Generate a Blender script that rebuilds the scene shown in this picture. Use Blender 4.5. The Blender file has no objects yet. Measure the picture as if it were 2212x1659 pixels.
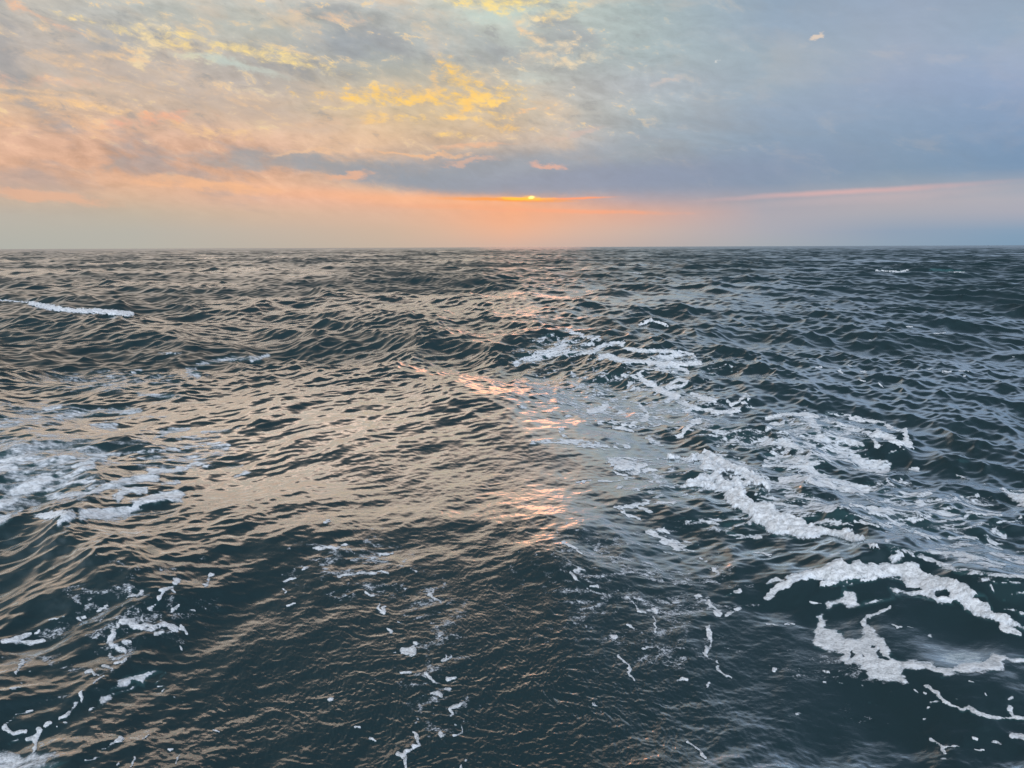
import bpy, math, time
import numpy as np
from mathutils import Matrix, Vector
T0 = time.time()
R = math.radians
scene = bpy.context.scene

# ------------------------------------------------------------------ camera
CAM_H, F, PW, PH = 4.0, 1662.0, 2212.0, 1659.0      # metres; focal length and frame in photo units
TILT, ROLL = R(10.09), R(-0.22)
cd = bpy.data.cameras.new('camera'); cam = bpy.data.objects.new('camera', cd)
scene.collection.objects.link(cam); scene.camera = cam
cd.sensor_width = 36; cd.lens = 36 * F / PW; cd.clip_start = 0.1; cd.clip_end = 60000
CM = Matrix.Rotation(R(90) - TILT, 4, 'X') @ Matrix.Rotation(ROLL, 4, 'Z')
cam.matrix_world = Matrix.Translation((0, 0, CAM_H)) @ CM
M3 = np.array(CM.to_3x3())

def direction(px, py):
    v = M3 @ np.array([px - PW / 2, PH / 2 - py, -F])
    return v / np.linalg.norm(v)
def azel(px, py):
    d = direction(px, py)
    return math.atan2(d[0], d[1]), math.asin(d[2])
def ground(px, py):
    d = direction(px, py); t = CAM_H / max(-d[2], 1e-4)
    return d[0] * t, d[1] * t

# ------------------------------------------------------------------ node writing
class G:
    def __init__(s, tree): s.t = tree; s.n = tree.nodes; s.l = tree.links
    def new(s, kind, **kw):
        n = s.n.new(kind)
        for k, v in kw.items(): setattr(n, k, v)
        return n
    def put(s, sock, v):
        if isinstance(v, S): s.l.new(v.k, sock)
        elif v is not None: sock.default_value = v
    def math(s, op, *a):
        n = s.new('ShaderNodeMath', operation=op)
        for i, v in enumerate(a): s.put(n.inputs[i], v)
        return S(s, n.outputs[0])
    def vec(s, op, *a):
        n = s.new('ShaderNodeVectorMath', operation=op)
        for i, v in enumerate(a): s.put(n.inputs[i], v)
        return S(s, n.outputs['Value' if op in ('LENGTH', 'DOT_PRODUCT', 'DISTANCE') else 'Vector'])
    def xyz(s, x=0., y=0., z=0.):
        n = s.new('ShaderNodeCombineXYZ')
        for i, v in enumerate((x, y, z)): s.put(n.inputs[i], v)
        return S(s, n.outputs[0])
    def sep(s, v):
        n = s.new('ShaderNodeSeparateXYZ'); s.put(n.inputs[0], v)
        return [S(s, o) for o in n.outputs]
    def rng(s, v, a, b, c=0., d=1., kind='SMOOTHSTEP'):
        n = s.new('ShaderNodeMapRange', interpolation_type=kind)
        for i, q in enumerate((v, a, b, c, d)): s.put(n.inputs[i], q)
        return S(s, n.outputs[0])
    def noise(s, v, scale, detail=4., rough=.5, dist=0., col=False):
        n = s.new('ShaderNodeTexNoise')
        s.put(n.inputs['Vector'], v); s.put(n.inputs['Scale'], scale); s.put(n.inputs['Detail'], detail)
        s.put(n.inputs['Roughness'], rough); s.put(n.inputs['Distortion'], dist)
        return S(s, n.outputs['Color' if col else 'Fac'])
    def mix(s, f, a, b, mode='MIX'):
        n = s.new('ShaderNodeMix', data_type='RGBA', blend_type=mode)
        s.put(n.inputs[0], f); s.put(n.inputs[6], a); s.put(n.inputs[7], b)
        return S(s, n.outputs[2])
    def ramp(s, f, stops):
        n = s.new('ShaderNodeValToRGB'); e = n.color_ramp.elements
        while len(e) < len(stops): e.new(0.5)
        for k, (p, c) in enumerate(sorted(stops, key=lambda q: q[0])):
            e[k].position = p; e[k].color = c
        s.put(n.inputs[0], f)
        return S(s, n.outputs[0])
    def place(s, v, loc, rot, scale):
        n = s.new('ShaderNodeMapping', vector_type='TEXTURE'); s.put(n.inputs[0], v)
        n.inputs[1].default_value = loc; n.inputs[2].default_value = (0, 0, rot); n.inputs[3].default_value = scale
        return S(s, n.outputs[0])
class S:
    def __init__(s, g, k): s.g = g; s.k = k
    def __add__(s, o): return s.g.math('ADD', s, o)
    __radd__ = __add__
    def __mul__(s, o): return s.g.math('MULTIPLY', s, o)
    __rmul__ = __mul__
    def __sub__(s, o): return s.g.math('SUBTRACT', s, o)
    def __rsub__(s, o): return s.g.math('SUBTRACT', o, s)
    def __truediv__(s, o): return s.g.math('DIVIDE', s, o)
def lin(c, k=1.0):
    return tuple(k * ((x / 255) / 12.92 if x <= 10 else ((x / 255 + .055) / 1.055) ** 2.4) for x in c) + (1.0,)

# ------------------------------------------------------------------ sky
SUN_PX = (1148, 428)
SUN_AZ, SUN_EL = azel(*SUN_PX)
world = bpy.data.worlds.new('World'); scene.world = world; world.use_nodes = True
g = G(world.node_tree)
for n in list(g.n): g.n.remove(n)
out = g.new('ShaderNodeOutputWorld'); bg = g.new('ShaderNodeBackground')
g.l.new(bg.outputs[0], out.inputs[0])
tc = g.new('ShaderNodeTexCoord'); D = S(g, tc.outputs['Generated'])
dx, dy, dz = g.sep(D)
az = g.math('ARCTAN2', dx, dy); el = g.math('ARCSINE', dz)
# colour of the overcast, by azimuth column and elevation
XS = [0, 275, 550, 830, 1100, 1380, 1660, 1940, 2212]
ROWS = {
 0:  [(196,190,180),(178,182,178),(182,186,182),(180,184,182),(200,206,192),(170,186,188),(148,168,188),(155,171,193),(150,168,188)],
 60: [(195,185,175),(185,183,178),(190,190,178),(175,178,176),(192,198,190),(172,187,188),(152,171,190),(158,173,193),(150,171,193)],
 120:[(195,184,174),(186,178,172),(185,180,172),(168,174,176),(184,188,184),(170,185,188),(158,175,188),(160,173,193),(150,171,198)],
 180:[(205,185,165),(190,178,168),(188,178,170),(184,180,168),(190,188,178),(175,183,190),(155,173,188),(152,168,193),(148,168,198)],
 240:[(215,182,155),(205,180,160),(190,176,166),(200,185,160),(196,186,170),(172,183,188),(148,166,186),(142,163,188),(135,158,188)],
 300:[(222,180,155),(222,180,155),(215,178,155),(210,180,155),(196,178,164),(158,173,183),(140,161,183),(135,158,183),(128,155,186)],
 360:[(222,178,150),(225,178,150),(218,175,150),(190,170,158),(165,166,170),(145,161,174),(135,155,178),(130,155,180),(125,153,183)],
 395:[(210,175,155),(225,180,150),(234,184,152),(190,168,155),(145,158,168),(138,155,173),(133,153,176),(145,161,178),(158,168,183)],
 430:[(202,180,160),(210,180,156),(226,183,160),(236,178,148),(238,172,134),(180,165,170),(160,163,176),(182,174,180),(175,175,185)],
 460:[(190,182,170),(195,182,165),(210,182,160),(218,180,158),(238,174,140),(215,170,155),(172,170,180),(170,172,182),(170,172,185)],
 500:[(184,182,172),(185,182,172),(195,182,168),(202,180,162),(222,180,158),(198,178,170),(170,172,182),(145,163,184),(134,161,186)],
 535:[(180,181,173),(184,182,172),(188,180,168),(195,180,165),(205,178,165),(185,175,172),(165,173,180),(145,165,183),(128,158,183)]}
ABOVE = {  # unseen elevations over the frame, same nine columns; brightness made up for water reflections
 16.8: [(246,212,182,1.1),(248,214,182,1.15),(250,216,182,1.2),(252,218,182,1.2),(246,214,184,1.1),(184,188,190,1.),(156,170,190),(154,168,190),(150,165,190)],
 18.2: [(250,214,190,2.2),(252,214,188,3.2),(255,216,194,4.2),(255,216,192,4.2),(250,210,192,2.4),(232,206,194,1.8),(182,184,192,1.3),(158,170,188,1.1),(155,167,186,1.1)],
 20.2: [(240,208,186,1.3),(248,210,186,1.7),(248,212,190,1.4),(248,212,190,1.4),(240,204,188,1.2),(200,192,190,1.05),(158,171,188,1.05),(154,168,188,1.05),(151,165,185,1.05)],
 22: [(182,174,165,.8),(182,174,165,.8),(170,165,156,.6),(168,162,154,.55),(158,155,152,.55),(132,140,150,.9),(128,142,162,1.),(125,140,160,1.),(122,138,160,1.)],
 26: [(136,138,136),(132,132,130),(116,116,114),(104,104,104),(98,99,102),(90,100,112),(94,110,130),(96,112,132),(96,112,132)],
 34: [(104,110,114),(96,102,106),(78,84,88),(62,70,78),(58,66,76),(60,72,84),(66,80,98),(68,84,102),(68,84,102)],
 46: [(70,78,88),(66,75,85),(54,64,74),(44,54,64),(42,52,64),(44,56,68),(48,60,74),(50,64,80),(50,64,80)],
 90: [(66,80,100)] * 9}
E0, E1 = -2.0, 92.0
pos = lambda e: (e - E0) / (E1 - E0)
elf = g.rng(el, R(E0), R(E1), 0., 1., 'LINEAR')
def column(i):
    st = [(pos(-1.5), lin(ROWS[535][i]))]
    for y, r in ROWS.items(): st.append((pos(math.degrees(azel(XS[i], y)[1])), lin(r[i])))
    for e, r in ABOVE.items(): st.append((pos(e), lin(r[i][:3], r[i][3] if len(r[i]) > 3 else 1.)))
    return st
cols = [(azel(x, 300)[0], column(i)) for i, x in enumerate(XS)]
side = lambda lo, mid, hi, top, k=1.: [(pos(-1), lin(lo)), (pos(12), lin(mid, k)), (pos(40), lin(hi, k)), (pos(62), lin([.55 * h + .45 * t for h, t in zip(hi, top)], k)), (pos(90), lin(top))]  # unseen sky to the sides and rear, brightness added to light the foam
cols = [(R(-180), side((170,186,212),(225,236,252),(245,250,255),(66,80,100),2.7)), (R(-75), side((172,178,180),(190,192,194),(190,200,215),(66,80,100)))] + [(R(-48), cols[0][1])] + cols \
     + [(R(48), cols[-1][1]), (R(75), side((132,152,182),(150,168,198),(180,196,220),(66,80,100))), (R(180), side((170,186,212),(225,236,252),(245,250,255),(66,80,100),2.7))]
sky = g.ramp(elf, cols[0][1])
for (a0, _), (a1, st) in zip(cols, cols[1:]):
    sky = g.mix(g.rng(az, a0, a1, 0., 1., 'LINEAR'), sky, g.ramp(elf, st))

# clouds: noise laid on a high flat deck, so that it foreshortens towards the horizon
w = dz * 1.0 + 0.10
deck = g.xyz(dx / w, dy / w, 0.)
flat = g.xyz(az, el * 2.3 + az * 0.38, 0.)
nA = g.noise(g.place(deck, (0, 0, 0), R(20), (2.2, 1.0, 1)), 1.1, 5., .58, .4)
nB = g.noise(g.place(flat, (.3, .7, 0), 0, (1, 1, 1)), 5.5, 6., .60, .3)
nC = g.noise(flat, 34., 5., .66, .5)
nD = g.noise(flat, 15., 6., .62, .35)
nE = g.noise(g.xyz(az, el * 1.9 + az * .2, 0.), 62., 4., .7, .4)
wv = g.noise(flat, 9., 5., .6, 0., True)
wob = g.vec('MULTIPLY', g.vec('SUBTRACT', wv, (.5, .5, .5)), (.055, .030, 0))
wob2 = g.vec('MULTIPLY', g.vec('SUBTRACT', g.noise(flat, 40., 5., .6, 0., True), (.5, .5, .5)), (.034, .018, 0))
AE = g.xyz(az, el, 0.)
AEw = g.vec('ADD', g.vec('ADD', AE, wob), wob2)
AEs = g.vec('ADD', AE, g.vec('MULTIPLY', wob, (.35, .22, 0)))
inL = g.rng(az, R(0), R(22), 1., .18)                       # broken cloud on the left, smooth sheet on the right
inH = g.rng(el, R(1.0), R(6.5)) * g.rng(el, R(19), R(25), 1., 0.)
amt = inL * inH
nF = nC * .5 + nE * .5
tosun = g.vec('NORMALIZE', g.vec('SUBTRACT', (SUN_AZ, SUN_EL * 2.3 + SUN_AZ * .38, 0.), flat))
step1 = g.vec('ADD', flat, g.vec('MULTIPLY', tosun, (.013, .013, 0.)))
relief = nD - g.noise(step1, 15., 6., .62, .35)
mod = relief * .60 + (nA - .5) * .55 + (nB - .5) * .65 + (nC - .5) * .22 + (nD - .5) * .42
tone = mod * amt + amt * .05 + 1.0
sky = g.mix(1.0, sky, tone, 'MULTIPLY')
# soft streaky warm/cool variation
sky = g.mix(g.rng(nB, .5, .66) * amt * .35, sky, lin((236, 198, 160)))
sky = g.mix(g.rng(nD, .56, .70) * amt * .40, sky, lin((238, 206, 166)))
sky = g.mix(g.rng(nB, .47, .34) * amt * .6, sky, lin((160, 164, 170)))

# scraps of lit edge scattered through the broken part of the deck
scr = nC * .45 + nD * .30 + nE * .25
reg = g.rng(az, R(4), R(14), 1., 0.) * g.rng(el, R(5.2), R(9)) * g.rng(el, R(19), R(24), 1., 0.)
sky = g.mix(g.rng(scr, .54, .61) * reg * .7, sky, lin((246, 214, 164)))
sky = g.mix(g.rng(scr, .45, .38) * reg * .40, sky, lin((160, 164, 168)))
def feat(x, y, rx, ry, ang, col, s=1.0, soft=.9, rag=.5, src=None, k=1.0, tex=None, var=0.):
    """a cloud patch centred where the photo has it on the sky: half-sizes in photo units"""
    global sky
    a, e = azel(x, y)
    c, s_ = math.cos(R(-ang)), math.sin(R(-ang)); v = src or AEw
    A_ = (c * F / rx, s_ * F / rx, 0); B_ = (-s_ * F / ry, c * F / ry, 0)
    p = g.vec('DOT_PRODUCT', v, A_) - (A_[0] * a + A_[1] * e)
    q = g.vec('DOT_PRODUCT', v, B_) - (B_[0] * a + B_[1] * e)
    d = g.math('SQRT', g.math('MULTIPLY_ADD', p, p, q * q))
    d = d + (0.5 - (tex or nF)) * rag * 2.0
    f = g.rng(d, 1.0 + soft * .5, max(1.0 - soft, 0.0)) * s
    sky = g.mix(f * (g.rng(tex or nF, .40, .60, 1.0 - var, 1.0, 'LINEAR') if var else 1.0), sky, lin(col, k))
gold, cream, peach, slate = (255, 208, 116), (244, 222, 180), (244, 190, 148), (150, 160, 172)
# darker billows
for q in [(740,90,75,22,0,(150,160,172),.75),(560,60,130,26,6,(172,178,178),.5),(250,95,110,26,-8,(168,170,172),.6),(120,130,150,22,6,(176,170,168),.55),
          (880,145,130,30,0,(170,178,174),.7),(420,205,220,18,6,(186,174,166),.65),(620,180,110,20,14,(182,174,166),.6),(180,205,120,10,3,(184,172,162),.6),
          (1060,105,70,30,30,(160,170,175),.6),(960,60,90,20,20,(168,176,176),.5),(330,330,60,7,4,(205,172,156),.6),(240,357,32,8,-8,(176,166,160),.8),(300,368,22,4,0,(186,168,160),.5),
          (90,395,110,8,0,(196,172,158),.6),(600,260,140,14,8,(198,178,164),.5)]:
    q = (*q[:6], q[6] * .8); feat(*q, soft=1.0, rag=1.3, tex=nD)
# the long slate bank over the sun
feat(660, 350, 220, 15, 2, (158,162,166), .8, 1.0, 1.0)
feat(560, 356, 160, 8, 3, (176,168,164), .6, 1.0, 1.0)
feat(800, 372, 210, 17, 4, (152,158,166), .85, .8, .6)
feat(980, 398, 230, 19, 3, (144,155,168), .95, .7, .35, AEs)
feat(1110, 374, 300, 44, -1, (144,156,170), .95, .7, .5, AEs)
feat(1260, 388, 300, 32, -2, (138,152,173), .9, .7, .3, AEs)
feat(1480, 380, 330, 45, -3, (134,151,178), .6, 1., .2, AEs)
feat(1250, 335, 230, 22, -12, (152,164,178), .6, 1., .6)
# warm glow under the bank
feat(820, 426, 330, 13, 3, (250,184,144), .55, 1., .2, AEs)
feat(450, 396, 130, 12, 2, (248,190,146), .75, .8, .9)
feat(90, 420, 120, 12, 5, (232,182,152), .75, .6, .6)
feat(1100, 470, 120, 50, 0, (250,160,115), .18, 1., .1, AEs)
feat(1250, 457, 190, 5, 1.5, (246,166,132), .7, .9, .8, AEs)
feat(1020, 447, 160, 6, 1, (240,168,132), .5, 1., .5, AEs)
feat(1240, 428, 80, 2.6, -1, (255,160,120), .9, .8, .7, AEs)
feat(1100, 432, 140, 4.2, 1, (255,158,68), .85, .9, 1.0, AEs)
feat(1130, 429, 60, 3.6, 1, (255,186,66), .95, .8, 1.2, AEs, 1.2)
feat(1147, 427, 16, 5, 0, (255,190,70), .9, 1., .6, AEs, 1.2)
feat(1148, 426.5, 7, 3.4, -5, (255,236,130), 1., .9, .7, AE, 2.2)
# holes and lit scraps by the bank
feat(1180, 357, 40, 6, 4, (234,178,156), .7, .8, 1.8)
feat(745, 381, 50, 7, -5, (232,180,150), .8, .7, 1.2)
feat(1010, 352, 60, 5, -4, (222,178,156), .6, .7, 1.2)
feat(900, 334, 100, 5, 3, (240,190,150), .75, .7, 1.4); feat(660, 335, 90, 4, -4, (240,196,158), .6, .7, 1.4)
feat(1020, 318, 80, 6, -3, (236,182,150), .6, .8, 1.4)
# right hand side
feat(1830, 415, 230, 6, -2, (222,180,178), .75, 1., .2, AEs)
feat(1900, 425, 240, 10, -3, (196,180,184), .5, 1., .2, AEs)
feat(1768, 79, 17, 4.5, -12, (226,208,192), .9, .7, 1.3); feat(1442, 176, 30, 6, -25, (208,196,190), .7, .9, 1.)
feat(1557, 125, 6, 4, 0, (226,224,218), .7, .8, .5)
feat(1250, 285, 60, 5, -12, (214,186,176), .5, .9, 1.)
feat(960, 235, 190, 70, 5, (224, 196, 158), .45, 1.2, .6)
# golden clouds
for q in [(830,208,140,11,2,gold,.95),(960,205,130,13,3,gold,.95),(1010,182,70,15,35,gold,.9),(1040,215,70,13,-8,(255,213,130),.85),(940,170,40,8,-60,(250,205,140),.7),
          (885,257,34,6,0,(255,212,128),1.),(815,252,30,9,-5,(254,208,128),.85),(1145,243,34,4.5,-12,(250,200,150),.9),(1085,270,45,8,8,(254,204,120),.9),
          (970,289,34,7,4,(253,212,136),.95),(1120,150,20,5,20,cream,.7),(760,220,60,5,-10,(246,214,150),.8),(1010,250,60,4,5,(253,212,140),.8),
          (1000,228,40,7,-30,(254,204,120),.8)]:
    feat(*q, soft=1.1, rag=2.6, var=.85)
for q in [(500,104,200,9,7,(252,224,155),.95),(380,98,60,10,10,(252,222,152),.9),(320,92,40,22,-50,cream,.85),(250,115,50,9,-15,(244,206,160),.8),(640,118,60,5,12,(248,214,160),.8),
          (425,132,32,7,12,(250,220,155),.9),(500,190,60,4,14,(240,208,168),.7),(570,192,40,4,4,cream,.7)]:
    feat(*q, soft=1.1, rag=2.5, var=.8)
for q in [(470,140,80,10,8,(198,210,202),.75),(545,148,60,8,8,(200,208,198),.7),(1075,32,80,17,0,(196,212,204),.85),(1110,80,50,26,30,(192,204,198),.6),(1150,170,60,12,0,(198,206,200),.6)]:
    feat(*q, soft=.8, rag=1.2)
for q in [(1070,5,85,12,2,(252,226,150),1.),(1205,36,46,11,-10,(250,220,160),.9),(1260,22,34,8,-20,(236,214,176),.6),(1150,80,34,9,20,(244,214,172),.8),(1120,60,20,8,40,(240,205,165),.7),
          (1235,127,64,9,-5,(240,220,186),.85),(1210,100,40,7,-10,(236,214,182),.7),(1180,118,30,7,20,(226,204,176),.7),(1130,45,20,6,0,cream,.7),
          (700,32,66,10,0,(228,196,168),.8),(640,50,50,6,10,(222,200,176),.7),(55,14,60,7,20,(236,190,160),.85),(94,54,10,8,0,(240,205,165),.9),(600,42,50,8,-10,(214,200,176),.6),
          (40,210,80,8,3,(246,200,150),.85),(230,239,70,6,4,(250,206,154),.9),(100,120,80,8,6,(234,198,160),.6),(130,84,14,20,-40,(230,200,168),.6),(110,198,90,4,6,(240,200,160),.7),
          (430,275,90,9,10,(240,196,150),.7),(500,283,60,6,-4,(244,204,158),.7),(190,272,40,8,30,(240,192,150),.6),(330,252,70,10,-12,(238,174,148),.7),(60,170,110,9,0,(228,182,158),.5),
          (10,262,30,9,0,(240,190,150),.7),(350,145,60,6,12,(232,198,164),.6),(270,170,90,4,8,(226,192,160),.6),(300,185,70,3,12,(236,204,166),.6),(595,275,20,4,0,cream,.6),(520,215,80,4,20,(232,196,160),.6),
          (700,265,90,7,-5,(220,184,158),.5),(390,60,40,6,30,(206,192,172),.5),(225,80,14,10,20,(226,200,164),.6)]:
    feat(*q, soft=1.2, rag=2.5, var=.8)

sky = g.mix(1.0, sky, (nC - .5) * .30 * amt + 1.0, 'MULTIPLY')
# clear air behind the cloud: real atmosphere of the same low sun
ns = g.new('ShaderNodeTexSky', sky_type='NISHITA'); ns.sun_disc = False
ns.sun_elevation = SUN_EL; ns.sun_rotation = SUN_AZ; ns.altitude = 0; ns.dust_density = 2.0
nis = g.vec('SCALE', S(g, ns.outputs[0])); nis.k.node.inputs['Scale'].default_value = .05
sky = g.mix(.03, sky, nis)
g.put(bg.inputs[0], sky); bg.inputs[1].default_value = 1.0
world.cycles.sampling_method = 'MANUAL'; world.cycles.sample_map_resolution = 512

sl = bpy.data.lights.new('sun', 'SUN'); so = bpy.data.objects.new('sun', sl); scene.collection.objects.link(so)
sl.energy = 0.045; sl.angle = R(8); sl.color = (1.0, .34, .16)
sd = Vector((math.sin(SUN_AZ) * math.cos(SUN_EL), math.cos(SUN_AZ) * math.cos(SUN_EL), math.sin(SUN_EL)))
so.rotation_euler = sd.to_track_quat('Z', 'Y').to_euler()
scene.view_settings.view_transform = 'Standard'; scene.view_settings.look = 'None'
scene.view_settings.exposure = 0; scene.view_settings.gamma = 1
scene.cycles.use_denoising = True; scene.cycles.max_bounces = 4; scene.cycles.transparent_max_bounces = 8

# ------------------------------------------------------------------ noise and waves (numpy)
def perlin(x, y, seed=0):
    rs = np.random.RandomState(seed); perm = rs.permutation(256).astype(np.int32)
    ang = rs.rand(256) * 2 * np.pi; gx, gy = np.cos(ang), np.sin(ang)
    xi = np.floor(x).astype(np.int32); yi = np.floor(y).astype(np.int32)
    xf = x - xi; yf = y - yi
    u = xf * xf * xf * (xf * (xf * 6 - 15) + 10); v = yf * yf * yf * (yf * (yf * 6 - 15) + 10)
    def c(i, j):
        h = perm[(perm[(xi + i) & 255] + yi + j) & 255]
        return gx[h] * (xf - i) + gy[h] * (yf - j)
    a = c(0, 0); b = c(1, 0); a += u * (b - a); c0 = c(0, 1); d = c(1, 1); c0 += u * (d - c0)
    return (a + v * (c0 - a)) * 1.4
def fbm(x, y, o=4, seed=0, rough=.5):
    r = 0; a = 1; t = 0
    for i in range(o):
        r = r + a * perlin(x, y, seed + i); t += a; a *= rough; x = x * 2.03 + 7.1; y = y * 2.03 + 3.7
    return r / t
def ridged(x, y, o=4, seed=0, rough=.55):
    r = 0; a = 1; t = 0
    for i in range(o):
        r = r + a * (1 - np.abs(perlin(x, y, seed + i)) * 2.0); t += a; a *= rough; x = x * 2.07 + 5.1; y = y * 2.07 + 1.7
    return r / t
def sm(a, b, x):
    t = np.clip((x - a) / (b - a), 0, 1); return t * t * (3 - 2 * t)

def band(L, N, l0, l1, slope, wind, spread, seed):
    rs = np.random.RandomState(seed)
    k = 2 * np.pi * np.fft.fftfreq(N, L / N)
    kx, ky = np.meshgrid(k, k, indexing='ij'); kk = np.hypot(kx, ky); kk[0, 0] = 1
    lam = 2 * np.pi / kk
    win = np.exp(-((np.log(lam / math.sqrt(l0 * l1)) / (0.62 * math.log(l1 / l0))) ** 4))
    c = (kx * math.sin(wind) + ky * math.cos(wind)) / kk
    dirw = np.where(c > 0, 1, .45) * (np.abs(c) ** spread + .06) if spread > 0 else 1
    amp = win * np.sqrt(dirw) / kk ** 2
    h = amp * (rs.randn(N, N) + 1j * rs.randn(N, N)); h[0, 0] = 0
    H = np.fft.ifft2(h)
    f = slope / math.sqrt(np.mean(np.fft.ifft2(1j * kx * h).real ** 2 + np.fft.ifft2(1j * ky * h).real ** 2))
    return [(H.real * f).astype(np.float32), (np.fft.ifft2(1j * kx / kk * h).real * f).astype(np.float32), (np.fft.ifft2(1j * ky / kk * h).real * f).astype(np.float32)]
def sample(fields, L, x, y):
    N = fields[0].shape[0]
    u = x * (N / L); v = y * (N / L); ui = np.floor(u); vi = np.floor(v)
    uf = (u - ui).astype(np.float32); vf = (v - vi).astype(np.float32)
    i0 = (ui.astype(np.int64) % N); j0 = (vi.astype(np.int64) % N); i1 = (i0 + 1) % N; j1 = (j0 + 1) % N
    r = []
    for f in fields:
        a = f[i0, j0] * (1 - uf) + f[i1, j0] * uf; b = f[i0, j1] * (1 - uf) + f[i1, j1] * uf
        r.append(a * (1 - vf) + b * vf)
    return r

# ------------------------------------------------------------------ the sea surface grid
QUAL = 1.0
A = []
a = 0.0; st = R(0.05) / QUAL
while a < R(180):
    A.append(a)
    if a > R(38): st *= 1.035
    a += min(st, R(4))
A = np.array(A); A = np.concatenate([-A[:0:-1], A])           # -180..180, closed by wrapping
rad = [0.8]
while rad[-1] < 24000:
    r = rad[-1]
    s = .03 if r < 3.6 else .0026 if r < 30 else .0030 if r < 800 else min(.0030 * (r / 800) ** .9, .04)
    rad.append(r * (1 + s / QUAL))
rad = np.array(rad); NR, NA = len(rad), len(A)
print('grid', NR, NA, NR * NA)
X = (rad[:, None] * np.sin(A)[None, :]).ravel(); Y = (rad[:, None] * np.cos(A)[None, :]).ravel()
RR = np.repeat(rad, NA); SP = np.repeat(np.gradient(rad), NA)  # radial spacing
LSP = np.outer(rad, np.maximum(np.gradient(A), 1e-6)).ravel(); SP = np.maximum(SP, LSP)

def to_px(x, y, z):
    p = np.stack([x, y, z - CAM_H], -1) @ M3
    d = np.maximum(-p[:, 2], .05)
    return PW / 2 + F * p[:, 0] / d, PH / 2 - F * p[:, 1] / d
U0, V0 = to_px(X, Y, np.zeros_like(X))
VIEW = (Y > 0) & (RR < 400)
def blob(U, V, x, y, rx, ry, ang=0., p=2):
    c, s = math.cos(R(ang)), math.sin(R(ang)); du, dv = U - x, V - y
    a = (du * c + dv * s) / rx; b = (-du * s + dv * c) / ry
    return np.exp(-(a * a + b * b) ** (p / 2))
def inview(fn, *args):
    r = np.zeros_like(X); r[VIEW] = fn(U0[VIEW], V0[VIEW], *args); return r

# where the screw wash has flattened the wind sea, and where it boils
sheen = np.clip(inview(lambda U, V: blob(U, V, 650, 980, 620, 120, 3, 4) + .6 * blob(U, V, 1330, 1010, 200, 110, 0, 3)), 0, 1)
leftw = inview(lambda U, V: blob(U, V, 100, 1330, 420, 280, 0, 3))
wash = np.clip(inview(lambda U, V: blob(U, V, 1000, 1500, 780, 420, 0, 4) + blob(U, V, 850, 990, 560, 150, 0, 3) * .6 + blob(U, V, 1300, 1010, 250, 150, 0, 3) * .5), 0, 1)
boil = np.clip(inview(lambda U, V: blob(U, V, 1000, 1520, 600, 350, 0, 3) + .6 * blob(U, V, 1000, 1060, 300, 150, 0, 3) + .2 * blob(U, V, 900, 800, 250, 90)), 0, 1)
calm = np.clip(inview(lambda U, V: blob(U, V, 2000, 1420, 380, 190, 0, 4)), 0, 1)

Z = np.zeros_like(X); DX = np.zeros_like(X); DY = np.zeros_like(X); lost = np.full_like(X, .00006)
W = R(188)                                                    # wave travel direction
BANDS = [ # tile, N, lmin, lmax, slope, wind, spread, seed, calm-in-wash, chop
 (223, 512, 24, 48, .028, W, 5, 1, .8, 1.0), (151, 512, 12, 24, .060, W + .22, 5, 2, .8, .8),
 (89, 512, 6, 12, .082, W - .25, 4, 3, .75, .8), (47, 512, 3, 6, .095, W + .3, 4, 4, .75, .8),
 (23, 512, 1.5, 3, .105, W - .35, 3, 5, .8, 1.0), (13.1, 512, .75, 1.5, .115, W + .25, 3, 6, .8, .9),
 (7.3, 512, .38, .75, .130, W - .2, 2.5, 7, .78, .8), (4.1, 512, .19, .38, .130, W, 2, 8, .65, .6),
 (2.3, 512, .09, .19, .090, W + .3, 1, 9, .5, .4), (1.23, 512, .045, .09, .085, W, .5, 10, .1, .2)]
gust = np.ones_like(X); m = RR < 3000
gust[m] = 1 + .75 * fbm(X[m] / 38, Y[m] / 38, 3, 77)
for (L, N, l0, l1, sl_, wd, spd, seed, cw, chop) in BANDS:
    wt = np.clip((l0 * 1.2 / SP - 1.6) / 1.6, 0, 1)
    amp = 1 - cw * wash * (1 - (.7 * leftw if l1 < 1.6 else 0))
    if l0 >= 6: amp = amp * (1 - .45 * sm(34, 14, RR))
    if l1 < 3.1: amp = amp * gust * (1 - .25 * sheen)
    if l1 <= .8: amp = amp * (1 - .75 * calm)
    if l1 <= 1.6: amp = amp * (1 - .2 * sm(14, 8, RR)) * (1 + .3 * leftw)
    lost += (1 - wt ** 2) * (sl_ * amp) ** 2
    m = wt > 0
    th = seed * 1.7
    xr = X[m] * math.cos(th) - Y[m] * math.sin(th); yr = X[m] * math.sin(th) + Y[m] * math.cos(th)
    f = band(L, N, l0, l1, sl_, wd - 0 + th, spd, seed)
    h, hx, hy = sample(f, L, xr + 1000 * L, yr + 1000 * L)
    k = wt[m] * amp[m]
    Z[m] += h * k
    c, s_ = math.cos(th), math.sin(th)
    DX[m] += chop * k * (hx * c + hy * s_); DY[m] += chop * k * (-hx * s_ + hy * c)
print('waves', time.time() - T0)

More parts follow.
